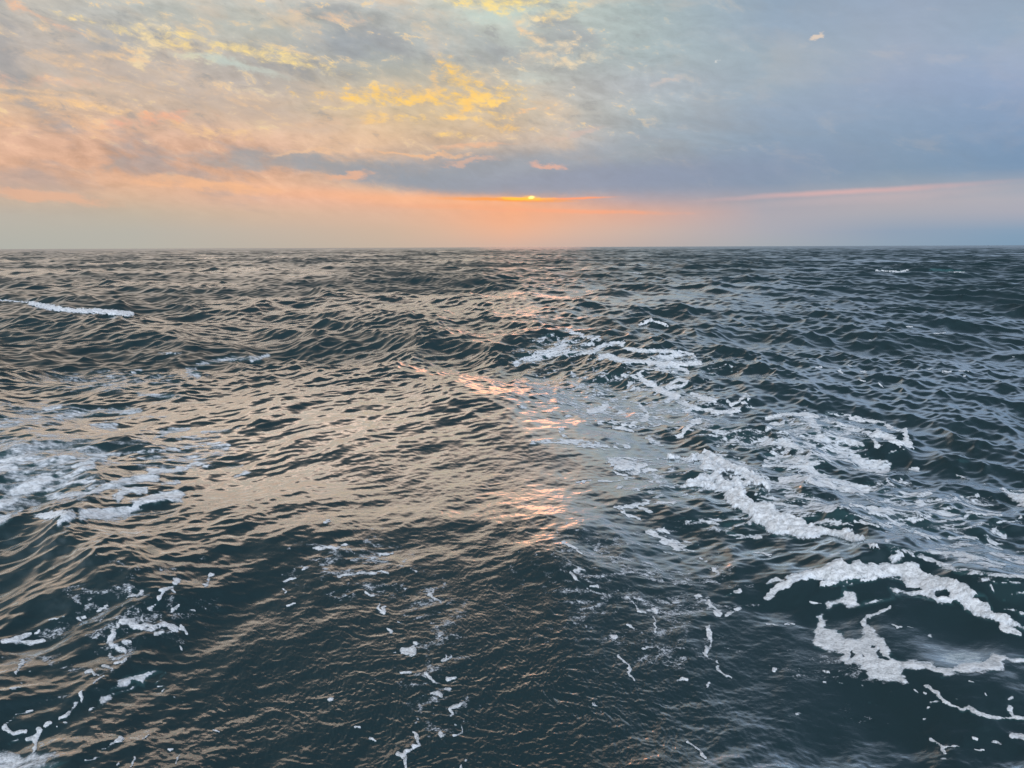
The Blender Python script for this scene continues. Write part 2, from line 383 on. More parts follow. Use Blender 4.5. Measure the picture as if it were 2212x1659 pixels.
# boiling screw wash: curling scales of water, stretched across the wake
m = (boil > .01) & (RR < 60)
xx, yy = X[m], Y[m]
wx = fbm(xx * .9, yy * .9, 3, 21); wy = fbm(xx * .9 + 9, yy * .9, 3, 24)
q = 1 - np.abs(perlin(xx * 2.2 + wx * 2.6, yy * 3.0 + wy * 2.9, 31)) * 2
q2 = 1 - np.abs(perlin(xx * 5.0 + wx * 5, yy * 7.0 + wy * 5 + 3, 32)) * 2
q3 = 1 - np.abs(perlin(xx * 11 + wx * 8, yy * 16 + wy * 9 + 3, 33)) * 2
Z[m] += boil[m] * (.0040 * q + .0026 * q2 + .0032 * q3 * sm(30, 12, RR[m]) + .0030 * (1 - 2 * np.abs(perlin(xx * 29 + wx * 9, yy * 44 + wy * 9, 34))) * sm(14, 8, RR[m]))

# single waves seen in the photo: ridges along a line on the water, gentle back, steeper front (towards the boat)
def seg_dist(px, py, pts):
    best = np.full(px.shape, 1e9); t_at = np.zeros(px.shape); side = np.zeros(px.shape)
    n = len(pts) - 1
    for i in range(n):
        (x0, y0), (x1, y1) = pts[i], pts[i + 1]
        ex, ey = x1 - x0, y1 - y0; L2 = ex * ex + ey * ey + 1e-9
        t = np.clip(((px - x0) * ex + (py - y0) * ey) / L2, 0, 1)
        dx_, dy_ = px - x0 - t * ex, py - y0 - t * ey; d = np.hypot(dx_, dy_)
        b = d < best
        best[b] = d[b]; t_at[b] = ((i + t) / n)[b]; side[b] = np.sign(ex * dy_ - ey * dx_)[b]
    return best, t_at, side
def ridge(pix, height, back, front, ends=.25):
    pts = [ground(*p) for p in pix]
    for _ in range(3):                                        # round the line's corners
        pts = [pts[0]] + [((1 - f) * a[0] + f * b[0], (1 - f) * a[1] + f * b[1]) for a, b in zip(pts, pts[1:]) for f in (.25, .75)] + [pts[-1]]
    x0 = min(p[0] for p in pts) - 3 * back; x1 = max(p[0] for p in pts) + 3 * back
    y0 = min(p[1] for p in pts) - 3 * back; y1 = max(p[1] for p in pts) + 3 * back
    m = (X > x0) & (X < x1) & (Y > y0) & (Y < y1)
    xw = X[m] + .22 * front * fbm(X[m] * .8, Y[m] * .8, 3, 91); yw = Y[m] + .45 * front * fbm(X[m] * .7, Y[m] * .7, 3, 92)
    L_ = np.cumsum([0] + [math.dist(a, b) for a, b in zip(pts, pts[1:])]); ws = .35 * (back + front); n = max(6, int(L_[-1] / (ws * .6)))
    q = np.linspace(0, L_[-1], n); px_ = np.interp(q, L_, [p[0] for p in pts]); py_ = np.interp(q, L_, [p[1] for p in pts])
    tx, ty = np.gradient(px_), np.gradient(py_); tl = np.hypot(tx, ty); tx /= tl; ty /= tl
    acc = np.zeros(len(xw))
    for i in range(n):
        ex, ey = xw - px_[i], yw - py_[i]; al = ex * tx[i] + ey * ty[i]; nn = tx[i] * ey - ty[i] * ex
        k = np.flatnonzero(np.abs(al) < 2.6 * ws)
        v = np.abs(nn[k]) / np.where(nn[k] > 0, back, front)
        acc[k] += sm(-.02, ends, min(i, n - 1 - i) / (n - 1)) * np.exp(-(np.sqrt(v * v + .06) - .245) * 1.9) * np.exp(-(al[k] / ws) ** 2)
    Z[m] += .75 * height * (1 + .5 * fbm(X[m] * .5, Y[m] * .5, 2, 93)) * acc * (q[1] - q[0]) / (ws * math.sqrt(math.pi))
RIDGES = [
 ([(1600,1290),(1760,1245),(1950,1225),(2080,1280),(2260,1380),(2400,1450)], .34, 1.6, .75, .2),
 ([(1380,1010),(1520,1010),(1640,1080),(1740,1130),(1900,1170)], .30, 1.5, .55, .2),
 ([(1480,930),(1640,925),(1800,920),(1960,960),(2050,1010)], .34, 1.6, 1.2, .25),
 ([(1040,760),(1160,735),(1230,722),(1330,750),(1420,790)], .42, 2.6, 1.8, .25),
 ([(1280,705),(1400,702),(1520,715),(1640,730)], .45, 3, 1.8, .25),
 ([(1480,860),(1600,845),(1720,850)], .3, 2, 1.2, .25),
 ([(500,1270),(600,1225),(760,1170),(1000,1135),(1200,1140),(1400,1180),(1560,1240)], .17, 2.2, 1.9, .25),
 ([(760,905),(900,895),(1050,900),(1180,930)], .07, 1.8, 1.2, .25),
 ([(-60,640),(60,655),(160,668),(320,676)], .45, 3.2, 1.3, .2),
 ([(-60,1180),(100,1165),(250,1130),(420,1105)], .12, 1.8, .9, .2),
 ([(-60,1030),(80,1010),(220,990),(330,1000)], .2, 1.5, .9, .2),
 ([(-40,1390),(120,1360),(300,1300),(420,1280)], .12, 1.1, .7, .2),
 ([(660,572),(740,570),(800,574)], .7, 6, 4, .3), ([(1030,625),(1090,619),(1150,626)], .6, 4, 2.5, .3),
 ([(1880,588),(1980,580),(2090,586)], .8, 7, 5, .3), ([(1300,640),(1420,636),(1480,640)], .3, 4, 3, .3),
 ([(1560,575),(1600,570),(1660,575)], .6, 6, 4, .3),
]
for q in RIDGES: ridge(*q)

# long low swell added left of centre, tilted to reflect brighter sky as peach sheen
azm = sm(R(10), R(-6), np.arctan2(X, Y)) * sm(R(-60), R(-40), np.arctan2(X, Y)); tri = np.clip(np.minimum((RR - 10.6) / 11.5, (36 - RR) / 13), 0, 1)
Z += .36 * azm * (tri - .12 * np.sin(2 * np.pi * tri))
X2, Y2 = X + DX, Y + DY
U, V = to_px(X2, Y2, Z)

# ------------------------------------------------------------------ materials
def material(name):
    m = bpy.data.materials.new(name); m.use_nodes = True
    gg = G(m.node_tree)
    for n in list(gg.n): gg.n.remove(n)
    o = gg.new('ShaderNodeOutputMaterial'); b = gg.new('ShaderNodeBsdfPrincipled'); gg.l.new(b.outputs[0], o.inputs[0])
    return m, gg, b
def attr(gg, name):
    n = gg.new('ShaderNodeAttribute', attribute_name=name); return S(gg, n.outputs['Fac'])
water, gw, bw = material('sea_water')
P = S(gw, gw.new('ShaderNodeNewGeometry').outputs['Position'])
air = attr(gw, 'aeration')
bmp = gw.new('ShaderNodeBump'); gw.put(bmp.inputs['Strength'], attr(gw, 'near') * .6); bmp.inputs['Distance'].default_value = .004
gw.put(bmp.inputs['Height'], gw.noise(gw.place(P, (0, 0, 0), 0, (1.5, 1, 1)), 24., 3., .6, .5))
NB = S(gw, bmp.outputs[0])
gw.n.remove(bw)
body_ = gw.new('ShaderNodeBsdfDiffuse'); gloss = gw.new('ShaderNodeBsdfAnisotropic'); mixs = gw.new('ShaderNodeMixShader'); lw = gw.new('ShaderNodeLayerWeight')
gw.put(body_.inputs['Color'], gw.mix(air, (.022, .044, .050, 1), (.06, .16, .17, 1)))
gloss.inputs['Color'].default_value = (.90, .97, 1, 1); gw.put(gloss.inputs['Roughness'], attr(gw, 'rough'))
for nd in (body_, gloss, lw): gw.put(nd.inputs['Normal'], NB)
lw.inputs['Blend'].default_value = .5
facing = gw.math('MAXIMUM', S(gw, lw.outputs['Facing']) - attr(gw, 'slope') * 1.05, 0.)
gw.put(mixs.inputs[0], gw.rng(facing, .53, .75) * .68 + facing * facing * .29 + .03)
gw.l.new(body_.outputs[0], mixs.inputs[1]); gw.l.new(gloss.outputs[0], mixs.inputs[2])
gw.l.new(mixs.outputs[0], [n for n in gw.n if n.type == 'OUTPUT_MATERIAL'][0].inputs[0])

# ------------------------------------------------------------------ mesh building
def grid_mesh(name, co, faces, attrs, mat):
    me = bpy.data.meshes.new(name)
    me.vertices.add(len(co)); me.vertices.foreach_set('co', co.astype(np.float32).ravel())
    me.loops.add(faces.size); me.loops.foreach_set('vertex_index', faces.astype(np.int32).ravel())
    me.polygons.add(len(faces)); me.polygons.foreach_set('loop_start', np.arange(0, faces.size, faces.shape[1], dtype=np.int32))
    for k, v in attrs.items():
        at = me.attributes.new(k, 'FLOAT', 'POINT'); at.data.foreach_set('value', v.astype(np.float32))
    me.update(calc_edges=True); me.polygons.foreach_set('use_smooth', np.ones(len(faces), bool))
    me.materials.append(mat)
    o = bpy.data.objects.new(name, me); scene.collection.objects.link(o)
    return o
I = np.arange(NR * NA).reshape(NR, NA)
J = np.roll(I, -1, axis=1)
FACES = np.stack([I[:-1], J[:-1], J[1:], I[1:]], -1).reshape(-1, 4)
fU = FACES[:, 0]
rough = .11 * boil * sm(25, 12, RR) + np.clip(np.sqrt(np.sqrt(2 * lost)) * .50, .05, .36)
aer = np.zeros_like(X)
CO = np.stack([X2, Y2, Z], -1)
# ------------------------------------------------------------------ foam: where it lies on the water
t0, t1, t2, t3, t4, t5 = (0, 0, 1), (1106, 691, 4), (1659, 691, 4), (1106, 967.7, 4), (1659, 967.7, 4), (1659, 1244, 4)
t6, t7, t8, t9 = (0, 740.6, 4), (0, 1244, 4), (553, 1106, 3), (1106, 1055.6, 2)
# foam bodies: name, label, category, kind, group, strokes [(tile, points, half-width, strength)], outlines [(tile, points, strength)], soft fields, holes, lace style
BODIES = []
def body(name, label, cat, kind=None, group=None, strokes=(), polys=(), fields=(), holes=(), style=0, lump=0.):
    BODIES.append(dict(name=name, label=label, cat=cat, kind=kind, group=group, strokes=strokes, polys=polys, fields=fields, holes=holes, style=style, lump=lump))

body('foam_patch', 'largest foam patch, a pale hooked sheet curling over smooth dark water at lower right', 'foam patch', group='patches of sea foam', polys=[
 (t5, [(400,345),(450,335),(490,390),(500,430),(560,450),(640,490),(655,535),(760,550),(785,545),(830,480),(830,430),(900,415),(945,440),(965,520),(1010,560),(1030,620),(1070,660),(1075,700),(1110,725),(1250,735),(1400,740),(1450,755),(1480,780),(1640,780),(1680,745),(1760,735),(1840,740),(1890,680),(1950,665),(2010,690),(2050,680),(2090,705),(2212,695),(2500,700),(2500,745),(2212,750),(2060,745),(2040,800),(1950,830),(1780,825),(1640,850),(1520,880),(1470,850),(1440,810),(1350,800),(1250,805),(1180,815),(1190,850),(1220,880),(1235,925),(1190,940),(1140,905),(1060,910),(980,895),(890,900),(850,850),(820,790),(770,765),(660,780),(620,740),(620,690),(560,680),(480,645),(400,620),(385,560),(385,520),(395,470)], 1.1),
 (t5, [(480,250),(500,225),(600,205),(650,170),(670,120),(665,95),(700,90),(760,120),(770,160),(780,220),(800,235),(900,205),(1030,190),(1080,165),(1110,180),(1060,215),(960,235),(860,255),(780,270),(700,275),(640,250),(570,265),(520,305),(480,300)], 1.1)],
 strokes=[(t5, [(830,400),(850,350),(930,325),(1000,290),(1030,275)], 26, 1.), (t5, [(2010,430),(2080,450),(2165,500)], 36, 1.2)],
 holes=[(t5,712,690,20,45,20),(t5,888,605,20,12,30),(t5,960,665,18,48,-20),(t5,1005,720,48,16,10),(t5,822,697,14,16,0),(t5,1500,855,34,9,0)])
body('foam_crest', 'thick bright foam along the wave crest just above the hooked foam patch', 'foam crest', polys=[
 (t5, [(1050,-60),(1330,-45),(1560,0),(1700,80),(1850,150),(1920,230),(1980,310),(2080,350),(2212,420),(2500,540),(2500,600),(2212,465),(2130,430),(1960,395),(1880,375),(1820,365),(1700,300),(1640,260),(1580,265),(1450,240),(1340,220),(1200,185),(1150,170),(1140,210),(1100,190),(1040,130),(1050,90),(1110,100),(1210,140),(1230,110),(1180,60)], 1.0),
 (t4, [(150,1120),(330,1060),(440,1040),(520,980),(620,950),(680,990),(780,970),(840,1000),(1000,1010),(1120,1000),(1200,985),(1290,1010),(1330,1060),(1400,1110),(1150,1120),(1000,1125),(880,1140),(700,1150),(560,1165),(420,1130),(300,1125)], 1.15)],
 strokes=[(t5, [(470,78),(600,66),(750,60),(860,40),(1000,10)], 17, 1.1), (t5, [(30,140),(90,100),(180,60),(300,0)], 30, .8), (t5, [(1040,-30),(1200,-10),(1400,40),(1600,130),(1800,230)], 60, .6)],
 holes=[(t5,1510,165,75,34,15),(t5,1265,130,60,18,8),(t5,1840,205,40,22,20),(t5,1640,255,40,16,30)], lump=.5)
body('breaking_wave', 'churned white roller tumbling down the wave face right of centre', 'breaking wave', group=None, polys=[
 (t3, [(1820,385),(1930,345),(2040,320),(2000,360),(2010,420),(2080,470),(2212,480),(2272,540),(2362,570),(2462,600),(2542,640),(2632,690),(2772,720),(2892,705),(2972,750),(3042,790),(2932,840),(2852,800),(2712,760),(2592,790),(2452,780),(2272,760),(2150,700),(2060,620),(2000,560),(1900,530),(1850,460)], 1.15),
 (t3, [(1440,90),(1700,65),(1760,100),(1850,200),(1990,270),(2060,300),(1930,340),(1830,390),(1700,385),(1560,380),(1440,340),(1560,250),(1640,150),(1500,130)], .85)],
 strokes=[(t3, [(1700,70),(1800,120),(1950,200),(2120,280),(2212,330)], 40, 1.), (t3, [(1930,320),(2050,305),(2150,320),(2212,370)], 16, 1.1), (t3, [(1360,95),(1500,90),(1700,75)], 18, .9),
          (t3, [(3000,780),(3080,850),(3180,880)], 12, .8), (t3, [(3240,830),(3320,870),(3360,930),(3330,980)], 45, .62), (t3, [(3440,900),(3480,950)], 20, .7)],
 holes=[(t3,1610,125,30,16,0),(t3,1850,250,60,20,25),(t3,1690,420,40,14,0)], lump=1.)
body('wave_streaks', 'fine white foam streaks drawn down the back of the roller right of centre', 'foam streaks', 'stuff', None, strokes=[
 (t3, [(1780,90),(1950,150),(2212,290),(2450,420),(2700,520),(2900,600)], 85, .62), (t3, [(2060,330),(2300,480),(2600,600),(2820,660)], 70, .60), (t3, [(2700,520),(2950,590),(3150,650),(3400,670)], 26, .6)], style=2)
body('foam_mound', 'foam netting over the green-tinted mound of water at middle right', 'foam mound', strokes=[
 (t2, [(20,845),(120,815),(340,820),(420,835)], 26, .95), (t2, [(490,800),(600,815),(740,840),(840,870),(1000,895),(1090,950),(1180,960)], 22, .95), (t2, [(1180,955),(1190,1010),(1200,1080)], 32, 1.),
 (t2, [(930,980),(1050,1010),(1100,1060),(1220,1080)], 42, .95), (t2, [(340,830),(400,900),(430,990),(470,1020)], 48, .9), (t2, [(500,875),(600,900),(740,935),(830,960),(950,1010)], 20, .9),
 (t2, [(600,1030),(700,980),(760,945),(900,1010),(960,1090)], 22, .85), (t4, [(0,120),(200,130),(350,110),(500,60),(650,40),(800,120),(1000,180)], 100, .74), (t4, [(330,160),(400,230),(560,300),(640,330),(840,360)], 62, .85),
 (t4, [(110,280),(300,260),(430,310),(640,345)], 44, .9), (t2, [(-40,960),(60,900),(130,890)], 30, .75), (t2, [(-20,1050),(200,1080),(380,1090)], 60, .75), (t2, [(130,980),(260,960),(380,1000)], 28, .6), (t2, [(540,1020),(650,1060),(800,1090)], 60, .7)],
 fields=[(t2,480,980,520,170,8,.56)])
body('foam_trail', 'broken foam lace trailing back over the waves beyond the middle right mound', 'foam lace', 'stuff', None, strokes=[(t1, p, w, s) for p, w, s in [
 ([(470,85),(560,120),(660,150),(760,165)],22,.95),([(220,190),(300,140),(350,120)],28,.65),([(200,320),(330,290),(420,240),(470,190)],52,.75),([(40,370),(130,330),(220,330)],42,.65),
 ([(380,290),(520,280),(700,270),(800,220),(900,200),(960,210)],34,.8),([(950,225),(1000,255),(1100,265),(1190,270),(1330,270),(1460,280),(1560,300)],24,.95),([(1560,300),(1590,340),(1560,375)],20,.95),
 ([(1450,290),(1350,330),(1230,350),(1190,370)],44,.85),([(760,330),(830,310),(900,340),(1050,360),(1200,370),(1400,385),(1620,375)],28,1.05),([(1250,400),(1400,410),(1480,430),(1520,455)],26,1.),
 ([(1090,470),(1130,435),(1200,425),(1300,440),(1430,460)],15,1.1),([(1090,470),(1120,510),(1190,560),(1260,600),(1340,640),(1430,655)],38,1.05),([(1340,600),(1380,540),(1440,510),(1510,530),(1480,570),(1350,590)],25,.95),
 ([(960,480),(1060,490),(1090,480)],24,.75),([(620,350),(700,340),(780,330)],16,.6),([(1700,440),(1740,480)],22,.6),([(1850,390),(1900,400),(1900,450)],14,.7),([(560,200),(640,215),(700,210)],26,.6),
 ([(1570,650),(1640,670),(1750,690)],30,.95),([(1480,720),(1560,770),(1500,790)],36,.9),([(1600,770),(1760,795),(1870,800),(1890,820)],28,.95),([(1880,800),(1970,775)],26,1.),
 ([(1860,700),(1900,740),(1960,700),(2030,640),(2050,680),(2000,720),(2080,760),(2110,770)],18,.95),([(690,790),(760,775),(810,740)],36,1.),([(1100,740),(1160,800),(1160,860),(1120,880)],30,.95),
 ([(930,790),(980,820)],22,.9),([(750,895),(880,890),(1010,910),(1120,870),(1280,895)],22,.95),([(880,930),(960,940),(1030,965)],26,.9),([(1300,870),(1400,900),(1500,890),(1590,870)],11,.95),
 ([(1460,1000),(1500,950),(1560,890),(1620,880)],30,1.05),([(850,690),(900,690)],22,.8),([(430,940),(440,1000),(470,1030)],32,.65),([(180,1060),(400,1045),(600,1060),(800,1095),(1000,1095)],36,.75),
 ([(1180,1020),(1230,1070),(1300,1100)],30,.85),([(520,560),(620,550)],22,.6),([(50,730),(110,760)],22,.6),([(1700,900),(1850,980),(1950,1040),(2100,1080)],60,.6),([(500,640),(700,660),(1000,620)],30,.5)]],
 fields=[(t1,1000,690,1050,330,8,.50),(t1,350,260,420,120,-10,.50),(t1,1500,420,500,150,5,.36),(t1,1900,1000,500,140,10,.52)])
body('foam_lace', 'thin foam threads over the flat grey water right of the sun glitter', 'foam lace', 'stuff', None, strokes=[(t3, p, w, s) for p, w, s in [
 ([(860,120),(950,130),(1050,130),(1000,170),(900,170)],44,.85),([(880,210),(950,240),(1020,230)],11,1.),([(1080,210),(1100,160),(1150,150)],24,1.1),([(1150,200),(1250,195)],18,1.),
 ([(570,290),(700,290),(850,290),(950,270),(1030,255)],14,.95),([(850,90),(1000,85),(1200,100),(1400,95)],9,.8),([(1200,380),(1290,400),(1260,440)],38,.85),([(920,530),(1000,510),(1100,500),(1180,470),(1330,470),(1390,480)],20,1.),
 ([(1130,450),(1180,470)],12,.9),([(950,530),(1000,580),(1110,610)],18,.95),([(1120,520),(1210,545)],18,1.),([(1200,740),(1260,720),(1320,720),(1350,745)],22,1.),([(1200,740),(1280,780),(1370,820),(1440,860),(1490,850)],24,1.05),
 ([(1380,860),(1460,890),(1570,900)],15,1.),([(1320,680),(1325,710)],8,1.),([(1530,640),(1600,630),(1700,650),(1780,660)],14,.8),([(1850,680),(1950,650),(2100,640),(2212,650)],40,.7),([(1870,740),(2000,770),(2150,775)],28,.75),
 ([(1480,800),(1600,840)],11,.9),([(1580,990),(1640,985)],12,.9),([(2100,910),(2240,935)],13,1.),([(1340,900),(1480,945)],10,.8),([(1640,960),(1700,980)],9,.8),([(1740,1040),(1800,1070)],9,.8),([(1400,420),(1500,400)],26,.6),
 ([(1290,260),(1420,260)],22,.6),([(1440,620),(1520,600)],9,.5),([(930,345),(1020,365),(1110,370)],16,.7)]]
 + [(t5, [(0,60),(60,30),(130,50)], 24, .7)],
 fields=[(t3,1400,260,620,210,6,.46),(t3,1850,640,500,120,6,.42),(t3,1300,860,500,130,10,.36)])
body('foam_lace', 'scattered foam netting in the hollow behind the bright crest at far right', 'foam lace', 'stuff', None, strokes=[(t4, p, w, s) for p, w, s in [
 ([(1000,460),(1060,430),(1200,420),(1400,400)],26,.85),([(1290,470),(1400,460),(1600,430),(1830,410)],13,.9),([(720,500),(850,505),(940,515)],12,1.),([(900,550),(1000,560),(1080,570)],26,.95),([(740,630),(900,660),(1050,680),(1200,660),(1400,600)],14,.95),
 ([(1050,640),(1200,620),(1320,590)],12,.9),([(1320,540),(1450,560),(1600,590),(1700,600)],44,.65),([(1700,590),(1760,550),(1850,580),(2000,580)],30,.85),([(1280,730),(1400,770),(1500,780)],28,.95),([(1560,790),(1700,770),(1800,790)],25,1.),
 ([(1260,850),(1330,820)],15,.9),([(1200,890),(1400,900),(1700,930),(1900,970),(2100,1010)],32,.8),([(1960,720),(2060,760)],30,.75),([(2000,640),(2100,640),(2180,600)],18,.85),([(1880,740),(1960,820),(2060,900)],22,.65),
 ([(1780,870),(1900,900),(2000,960)],44,.65),([(1240,180),(1300,190)],22,.95),([(1640,110),(1740,120)],20,.55),([(1040,50),(1180,10)],7,.8),([(1260,0),(1280,70)],7,.8),([(500,540),(700,520)],16,.85),([(540,620),(640,640)],18,.85),
 ([(1300,930),(1450,1000),(1600,1050),(1750,1090),(2250,1120)],32,.8),([(1860,1000),(2000,1030)],30,.8),([(840,360),(1000,380),(1140,330),(1170,270)],14,.7),([(1150,380),(1300,440)],18,.7)]]
 + [(t5, p, w, s) for p, w, s in [([(1750,20),(1900,50),(2050,60)],10,1.),([(1900,60),(1950,130)],15,1.),([(2050,200),(2110,160),(2250,150)],14,.9),([(2060,280),(2150,310),(2280,340)],22,.95),([(1950,0),(2100,60),(2260,80)],15,.9)]],
 fields=[(t4,1350,560,800,230,6,.54),(t4,1900,930,500,160,10,.56),(t4,1000,330,300,90,0,.42),(t5,2050,120,300,130,20,.4)])
body('wave_spray', 'pale spray tearing off a wave crest at the right edge', 'spray', polys=[(t4, [(1880,310),(2000,330),(2120,350),(2400,350),(2400,600),(2212,540),(2150,500),(2080,440),(2000,370)], .72)], strokes=[(t4, [(1600,220),(1800,290),(1880,320)], 8, .8)], lump=.6)
body('foam_strand', 'long thin foam strand below the hooked foam patch at lower right', 'foam strand', strokes=[(t5, [(1380,970),(1420,1010),(1470,1020),(1500,1080),(1560,1120),(1650,1145),(1740,1140),(1800,1170),(1880,1210),(1980,1220),(2100,1230),(2212,1235),(2500,1240)], 25, 1.05),
 (t5, [(1390,1110),(1470,1100)], 11, .9), (t5, [(2100,1150),(2115,1200)], 30, .9)])
body('foam_flecks', 'small foam flecks on the smooth dark slope at lower right', 'foam flecks', 'stuff', None, strokes=[(t5, p, w, s) for p, w, s in [
 ([(1380,1415),(1440,1445),(1500,1490),(1620,1490)],14,.85),([(1750,1400),(1790,1410)],14,.8),([(1780,1500),(1870,1500)],11,.8),([(2090,1370),(2212,1380),(2400,1380)],30,.8),([(1950,1430),(2000,1445)],14,.7),([(1480,1590),(1550,1580)],16,.7),([(1500,1500),(1510,1540)],14,.7),
 ([(60,812),(70,808)],13,1.),([(460,828),(470,829)],13,1.),([(505,830),(520,832)],11,1.),([(480,925),(488,926)],12,1.),([(900,1130),(910,1130)],14,1.2),([(840,1105),(850,1108)],10,1.),([(1265,995),(1280,1005)],10,1.),([(1340,1015),(1352,1022)],12,1.),
 ([(145,1212),(175,1218)],12,1.1),([(225,1190),(280,1186)],10,1.1),([(795,940),(803,942)],9,1.),([(1350,1255),(1362,1250)],13,.9),([(1090,425),(1150,445),(1270,455)],6,.8),([(1400,500),(1440,530)],6,.8),([(390,235),(440,245)],14,.9),([(0,430),(90,440)],8,.8),([(160,415),(250,420)],7,.7),
 ([(660,770),(740,765)],14,.7),([(600,900),(640,930)],5,.6),([(1740,912),(1770,918)],7,.9),([(1880,1030),(1890,1045)],9,.9),([(2110,1080),(2130,1070)],14,.7),([(1400,1160),(1410,1162)],8,.9),([(1620,1083),(1630,1085)],8,.9)]],
 fields=[(t5,700,900,600,300,20,.17)])
body('foam_field', 'soft streaky foam spread over the peach-lit water at middle left', 'foam field', 'stuff', None, strokes=[(t6, p, w, s) for p, w, s in [
 ([(-60,880),(150,860),(400,890),(700,930)],48,.72),([(-60,1010),(200,1000),(450,1000),(700,970),(900,1000)],54,.85),([(-40,1080),(120,1090)],64,.9),([(140,830),(450,800)],30,.62),([(-40,740),(200,680),(330,650)],66,.62),([(370,580),(520,555)],28,.85),
 ([(500,640),(700,610),(900,600),(1200,590)],40,.7),([(800,720),(1000,710)],40,.7),([(1000,650),(1450,640)],15,.62),([(1200,440),(1400,460),(1560,460)],28,.7),([(650,1060),(720,1040),(800,1030),(820,1070),(700,1090)],32,.98),
 ([(100,1160),(400,1060)],28,.8),([(520,1120),(560,1160),(700,1110)],38,.9),([(-60,1420),(100,1340),(200,1270),(350,1210),(420,1170)],72,.95),([(430,1280),(600,1210),(800,1190)],32,.85),([(440,1330),(700,1300),(900,1250),(1100,1200),(1350,1160)],44,.9),
 ([(1200,940),(1400,930),(1600,910),(1750,880),(1900,870),(1990,890),(1960,930)],22,.9),([(1340,820),(1480,760),(1640,740)],24,.85),([(1530,830),(1700,800)],20,.7),([(1750,780),(2050,740)],22,.62),([(1080,990),(1300,1000),(1500,1000),(1780,995)],22,.8),
 ([(1300,1110),(1450,1110),(1620,1090)],28,.95),([(1640,1070),(1720,1050),(1800,1060)],22,.95),([(1900,1080),(2100,1060)],15,.7),([(2030,1150),(2180,1105)],16,.95),([(1400,1220),(1550,1200)],22,.85),([(-40,1560),(60,1500)],64,.8),([(-40,1440),(180,1440)],30,.7),
 ([(1640,250),(1700,280)],48,.8),([(1700,190),(1900,150),(2200,130)],32,.7),([(1150,260),(1220,240)],22,.8),([(930,290),(980,300)],22,.8),([(1380,90),(1560,90)],14,.8),([(2180,150),(2320,110)],24,.8),([(800,330),(900,370)],26,.6),([(700,1000),(1100,960),(1300,940)],22,.7),([(1100,560),(1230,585)],14,.7)]],
 fields=[(t6,350,1050,750,420,-4,.62),(t6,900,330,1000,120,0,.46),(t6,1500,950,700,230,0,.44),(t6,300,620,700,150,0,.50)], style=1)
body('foam_patch', 'broad bluish foam patch draped over a wave shoulder at middle left', 'foam patch', group='patches of sea foam', strokes=[(t6, [(340,1500),(480,1480),(620,1500),(520,1530)], 58, 1.), (t6, [(740,1490),(900,1480),(1100,1450),(1250,1370),(1450,1310),(1550,1320)], 62, 1.), (t6, [(1000,1370),(1080,1280),(1250,1270)], 40, .95), (t6, [(1440,1350),(1520,1340),(1600,1370)], 13, .9)], style=1,
 holes=[(t6,1140,1315,30,18,0),(t6,1240,1420,30,12,-30)])
body('foam_patch', 'comma-shaped foam patch with a thin tail at lower left', 'foam patch', group='patches of sea foam', polys=[(t7, [(980,950),(1010,910),(1140,850),(1230,825),(1300,820),(1400,820),(1410,840),(1330,860),(1270,890),(1240,930),(1255,970),(1210,965),(1190,950),(1120,1000),(1000,1040),(940,1090),(880,1120),(860,1110),(880,1060),(940,1050),(1010,1015),(1100,985),(1160,945),(1140,930),(1060,975),(985,985),(950,1010),(945,990)], 1.1)],
 strokes=[(t7, [(1340,930),(1370,890),(1430,840)], 15, 1.), (t7, [(750,1180),(830,1135),(880,1100)], 10, 1.)])
body('foam_patch', 'bubbly hook of foam with round holes above the comma-shaped patch', 'foam patch', group='patches of sea foam', strokes=[(t7, [(1000,450),(1040,410),(1140,400)], 28, 1.1), (t7, [(1000,450),(995,540),(980,600),(1030,640),(1090,650)], 20, 1.), (t7, [(1150,430),(1250,450),(1330,450),(1400,420),(1480,440),(1530,455)], 28, 1.1), (t7, [(1340,510),(1440,500),(1510,470)], 13, 1.)],
 holes=[(t7,1035,435,16,14,0),(t7,1270,455,18,11,0),(t7,1365,440,14,9,0),(t7,1430,458,16,9,0),(t7,1375,475,12,9,0),(t7,1085,440,14,10,0)])
body('foam_patch', 'streaky foam patch in the bottom left corner', 'foam patch', group='patches of sea foam', polys=[(t7, [(-60,1520),(80,1520),(200,1590),(250,1530),(330,1530),(540,1530),(520,1580),(420,1600),(620,1610),(500,1690),(200,1760),(-60,1760)], .85)], style=1)
